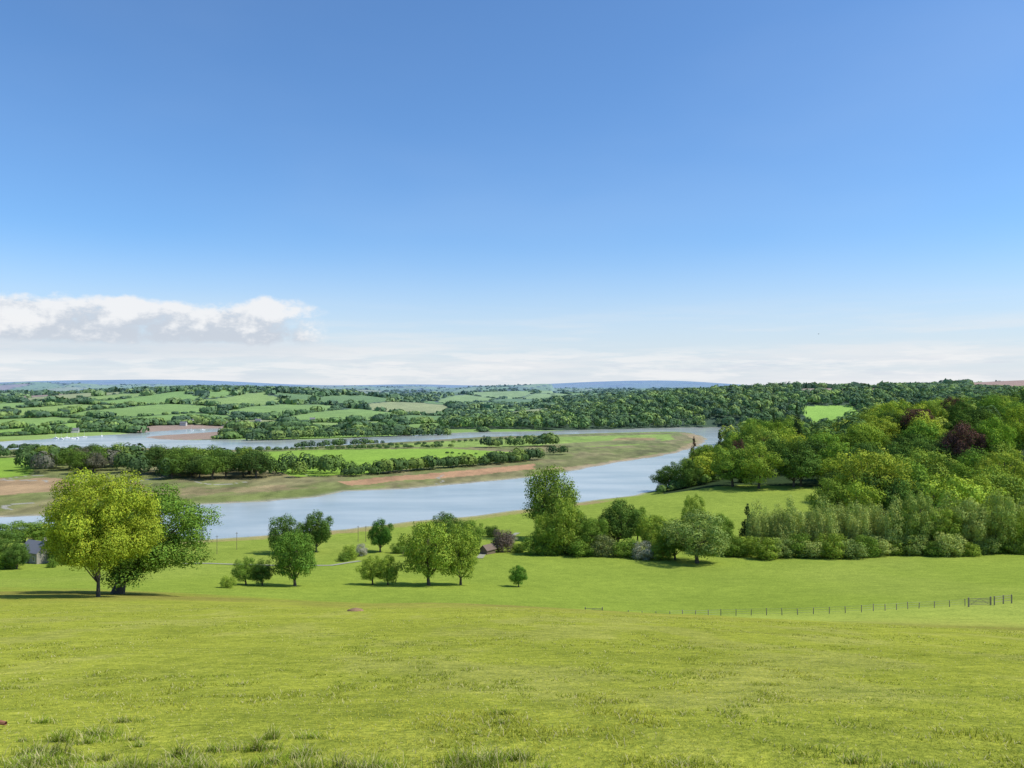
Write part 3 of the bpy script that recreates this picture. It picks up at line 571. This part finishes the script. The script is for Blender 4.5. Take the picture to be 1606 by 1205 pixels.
def boat(x,y,rz,label):
    n=9; s=np.linspace(-1,1,n); hw=1.1*np.sqrt(np.clip(1-((s+.25)/1.27)**2,0.001,1)); V=[]
    for a,w in zip(s,hw):
        xx_=a*3.6; sh=.9+.25*max(a,0)
        V+= [(xx_,-w,sh),(xx_,-w*.75,.1),(xx_,0,-.25),(xx_,w*.75,.1),(xx_,w,sh),(xx_,0,sh-.05)]
    F=[(i*6+j,i*6+(j+1)%6,(i+1)*6+(j+1)%6,(i+1)*6+j) for i in range(n-1) for j in range(6)]
    F+=[(0,1,2,5),(2,3,4,5)]
    r=add("boat",None,(x,y,0.02),rz,label=label,category="boat",group="moored boats on the river")
    add("hull",quad_mesh("hull",V,F,[WPAINT]),parent=r)
    add("cabin",quad_mesh("cabin",*joinq([box(-1.2,1.,-.7,.7,.9,1.7),box(-1.3,1.1,-.78,.78,1.7,1.78)]),[WPAINT]),parent=r)
    add("mast",quad_mesh("mast",*tube([(.6,0,1.7),(.6,0,8)],[.07,.04],6),[WPAINT]),parent=r)
for bb,e_ in [(88,688),(97,689),(105,687.5),(114,689),(122,688),(132,686.5),(160,685),(300,676),(318,675)]:
    x,y=flat((bb,e_)); boat(x,y,rng.uniform(0,3),"small white moored sailing boat on calm water")
# ------------------------------------------------------------------ fence and gates
def postmesh(h,r,name="post"): 
    V,F=joinq([box(-r,r,-r,r,-.3,h),(np.array([(-r,-r,h),(r,-r,h),(r,r,h),(-r,r,h),(-r*.3,-r*.3,h+.06),(r*.3,-r*.3,h+.06),(r*.3,r*.3,h+.06),(-r*.3,r*.3,h+.06)]),BOXF[1:])]); return quad_mesh(name,V,F,[WOODG])
PM=postmesh(1.05,.048)
fp=[sight(b_,e_,118)[:2] for b_,e_ in [(985,967),(1050,968),(1130,966),(1250,964),(1350,960),(1440,954),(1512,950)]]
fp=np.array(fp); fence=add("fence",None,(*fp[0],h1(*fp[0])),label="long post and wire stock fence across the pasture",category="fence"); o0=fence.location.copy()
pts=[]
for i in range(len(fp)-1):
    L_=np.linalg.norm(fp[i+1]-fp[i]); m=max(1,int(round(L_/2.4)))
    for t in range(m): pts.append(fp[i]+(fp[i+1]-fp[i])*t/m)
pts.append(fp[-1]); pp=[(a[0],a[1],h1(a[0],a[1])) for a in pts]
for a in pp[:98]: 
    p_=add("post",PM,Vector(a)-o0,0,(1,1,rng.uniform(.9,1.12)),parent=fence); p_.rotation_euler=(rng.normal()*.03,rng.normal()*.03,rng.uniform(0,.5))
wr=[]
for hz in(.35,.7,1.05): wr.append(tube([Vector(a)-o0+Vector((0,0,hz)) for a in pp],[.012]*len(pp),4))
add("wire",quad_mesh("wire",*joinq(wr),[simple("wire",(.2,.2,.2),.5)]),parent=fence)
def gate(p,w,rz,label):
    r=add("gate",None,p,rz,label=label,category="gate")
    for s in(-1,1): add("post",postmesh(1.4,.085),(s*(w/2+.15),0,0),parent=r)
    for i,hz in enumerate((.25,.48,.72,.96,1.2)): add("rail",quad_mesh("rail",*box(-w/2,w/2,-.02,.02,hz-.035,hz+.035),[WOODG]),parent=r)
    Vb=joinq([tube([(-w/2+.1,.035,.2),(0,.035,1.2)],[.03,.03],4),tube([(w/2-.1,.035,.2),(0,.035,1.2)],[.03,.03],4)]); add("brace",quad_mesh("brace",*Vb,[WOODG]),parent=r)
gate(sight(1535,950,115),3.6,.15,"wooden five bar field gate in the fence line")
gate(sight(931,965,125),2.6,0,"wooden five bar field gate in the pasture")
fp2=[sight(b_,e_,115) for b_,e_ in [(1558,949),(1572,947),(1585,946)]]
f2_=add("fence",None,fp2[0],label="short timber rail fence beside the field gate",category="fence")
for a in fp2: add("post",postmesh(1.4,.07),Vector(a)-Vector(fp2[0]),parent=f2_)
for hz in(.5,.95,1.3): add("rail",quad_mesh("rail",*tube([Vector(a)-Vector(fp2[0])+Vector((0,0,hz)) for a in fp2],[.035]*3,4),[WOODG]),parent=f2_)
for bb,e_ in [(341,869),(372,862),(562,850),(574,850)]:
    x,y,z=sight(bb,e_); r=add("telegraph_pole",None,(x,y,z),label="plain wooden telegraph pole near the river bank",category="pole",group="poles along the river bank")
    add("shaft",quad_mesh("shaft",*tube([(0,0,-.3),(0,0,6.)],[.09,.07],8),[WOOD]),parent=r); add("crossarm",quad_mesh("crossarm",*box(-.45,.45,-.05,.05,5.5,5.6),[WOOD]),parent=r)
EARTH=simple("brown_earth",(.24,.15,.08),.95,.3,3)
x,y,z=sight(558,958); m=12; V=[]
for k_,(rr_,zz_) in enumerate(((1,-.05),(.75,.10),(.35,.17),(.02,.2))):
    for a in range(m): V.append((rr_*.5*math.cos(a*math.tau/m)*(1+.2*math.sin(a*2.3)),rr_*.4*math.sin(a*math.tau/m),zz_))
F=[(k_*m+a,k_*m+(a+1)%m,(k_+1)*m+(a+1)%m,(k_+1)*m+a) for k_ in range(3) for a in range(m)]
add("soil_mound",quad_mesh("soil_mound",V,F,[EARTH]),(x,y,z),label="small heap of bare reddish earth in the grass",category="soil")
x,y,z=sight(8,1143); add("branch",quad_mesh("branch",*joinq([tube([(-.4,.03,.04),(-.2,.02,.07),(.03,-.02,.05)],[.03,.026,.014],8),tube([(-.2,.02,.07),(-.1,.10,.09)],[.014,.007],6)]),[simple("reddish_wood",(.26,.11,.06),.9,.3,12)]),(x,y,z),label="broken reddish branch lying in the grass",category="branch")
BIRD=simple("dark_feathers",(.03,.03,.035),.8)
bv,bf=tube([(0,-.25,0),(0,-.18,0),(0,0,.01),(0,.15,0),(0,.3,0)],[.01,.05,.07,.04,.015],8)
wg=np.array([(.03,-.08,.02),(.03,.08,.02),(.35,.05,.12),(.33,-.06,.12),(.62,-.06,.03),(.6,-.1,.03)]); wf=np.array([(0,1,2,3),(3,2,4,5)])
bird=add("bird",quad_mesh("bird",*joinq([(bv,bf),(wg,wf),(wg*np.array([-1,1,1]),wf[:,::-1])]),[BIRD]),(U(1284)*260,260,EYE+88/K*260),.8,label="small dark bird gliding with wings spread in the sky",category="bird")
# ------------------------------------------------------------------ world, sun, camera
EL,AZ=52,98
w=bpy.data.worlds.new("World"); scene.world=w; w.use_nodes=True; nt=w.node_tree; nt.nodes.clear()
sky=N(nt,'ShaderNodeTexSky',sky_type='NISHITA'); sky.sun_disc=False; sky.sun_elevation=math.radians(EL); sky.sun_rotation=math.radians(AZ); sky.altitude=60; sky.air_density=1.0; sky.dust_density=.6; sky.ozone_density=3
bg=N(nt,'ShaderNodeBackground'); bg.inputs[1].default_value=.10; ow=N(nt,'ShaderNodeOutputWorld')
tc=N(nt,'ShaderNodeTexCoord'); sp=N(nt,'ShaderNodeSeparateXYZ'); nt.links.new(tc.outputs['Generated'],sp.inputs[0])
def mth(op,a,b_=None,clamp=False):
    n_=N(nt,'ShaderNodeMath',operation=op); n_.use_clamp=clamp
    for i,v in enumerate((a,b_)):
        if v is None: continue
        if isinstance(v,(int,float)): n_.inputs[i].default_value=v
        else: nt.links.new(v,n_.inputs[i])
    return n_.outputs[0]
def rng_(v,a,b_,c=0.,d=1.):
    n_=N(nt,'ShaderNodeMapRange',interpolation_type='SMOOTHSTEP'); nt.links.new(v,n_.inputs[0])
    for i,q_ in enumerate((a,b_,c,d)): n_.inputs[i+1].default_value=q_
    return n_.outputs[0]
def noise(scale,det,mp,rough=.55):
    m_=N(nt,'ShaderNodeMapping'); m_.inputs['Scale'].default_value=mp; nt.links.new(tc.outputs['Generated'],m_.inputs[0])
    n_=N(nt,'ShaderNodeTexNoise'); n_.inputs['Scale'].default_value=scale; n_.inputs['Detail'].default_value=det; n_.inputs['Roughness'].default_value=rough; nt.links.new(m_.outputs[0],n_.inputs['Vector']); return n_.outputs['Fac']
def mix(f_,a,b_):
    n_=N(nt,'ShaderNodeMix',data_type='RGBA')
    nt.links.new(f_,n_.inputs[0])
    for i,v in ((6,a),(7,b_)):
        if isinstance(v,tuple): n_.inputs[i].default_value=(*v,1)
        else: nt.links.new(v,n_.inputs[i])
    return n_.outputs[2]
z_=sp.outputs[2]; x_=sp.outputs[0]
gn=N(nt,'ShaderNodeVectorMath',operation='MULTIPLY'); nt.links.new(sky.outputs[0],gn.inputs[0]); gn.inputs[1].default_value=(1.0,1.38,1.72)
base=gn.outputs[0]
hz=mth('MULTIPLY',rng_(z_,.19,-.01),.90); col=mix(hz,base,(7.5,7.9,8.5))
th=mth('MULTIPLY',rng_(noise(1.3,4,(1,1,3),.5),.45,.75),.08); col=mix(th,col,(7.0,8.0,9.2))
st=mth('MULTIPLY',rng_(noise(3.5,8,(1,1,13),.6),.42,.66),rng_(z_,.12,.03)); col=mix(mth('MULTIPLY',st,.75),col,(8.3,8.45,8.7))
lw=mth('MULTIPLY',rng_(noise(8.,9,(1,1,8),.62),.46,.58),mth('MULTIPLY',rng_(z_,.06,.035),rng_(z_,.0,.012))); col=mix(mth('MULTIPLY',lw,.6),col,(9.1,9.1,9.15))
lg=mth('MULTIPLY',rng_(noise(10.,8,(1,1,10),.6),.52,.62),mth('MULTIPLY',rng_(z_,.045,.03),rng_(z_,.01,.02))); col=mix(mth('MULTIPLY',lg,.35),col,(6.4,7.0,8.0))
n1_=noise(21,10,(1,1,1.7),.62); n2_=noise(8,4,(1,1,1.2),.5)
tw=mth('ADD',z_,mth('MULTIPLY',mth('SUBTRACT',n2_,.5),.05))
topm=rng_(tw,.114,.092); botm=rng_(z_,.046,.062); xm=rng_(x_,-.19,-.31)
dens=mth('MULTIPLY',mth('MULTIPLY',topm,botm),xm)
nn_=mth('MULTIPLY',mth('SUBTRACT',n1_,.5),2.4)
cl=rng_(mth('ADD',dens,nn_),.24,.85); cl=mth('MULTIPLY',cl,rng_(dens,.02,.4))
shade=rng_(mth('ADD',z_,mth('MULTIPLY',mth('SUBTRACT',n1_,.5),.18)),.060,.092)
ccol=mix(shade,(5.9,6.4,7.2),(9.1,9.1,9.2)); col=mix(mth('MULTIPLY',cl,.9),col,ccol)
gl=mth('MULTIPLY',mth('MULTIPLY',rng_(z_,.065,.05),rng_(z_,.03,.045)),rng_(x_,-.10,-.4)); col=mix(mth('MULTIPLY',gl,.5),col,(6.3,6.9,7.7))
nt.links.new(col,bg.inputs[0]); nt.links.new(bg.outputs[0],ow.inputs[0])
sd_=Vector((math.sin(math.radians(AZ))*math.cos(math.radians(EL)),math.cos(math.radians(AZ))*math.cos(math.radians(EL)),math.sin(math.radians(EL))))
sl=bpy.data.lights.new("sun",'SUN'); sl.energy=5.0; sl.angle=math.radians(.5); sl.color=(1,.93,.80)
so=bpy.data.objects.new("sun",sl); COL.objects.link(so); so.rotation_euler=(-sd_).to_track_quat('-Z','Y').to_euler(); so.location=(50,0,120)
cam=bpy.data.cameras.new("camera"); cam.sensor_width=36; cam.lens=36*K/1606; cam.clip_end=30000; cam.clip_start=.1
co=bpy.data.objects.new("camera",cam); COL.objects.link(co); co.location=(0,0,EYE); co.rotation_euler=(math.radians(90.4354),0,0); scene.camera=co
scene.view_settings.view_transform='Standard'; scene.view_settings.look='None'; scene.view_settings.exposure=0
print("individual trees",n_ind+ntree,"mass",len(rest),n0)
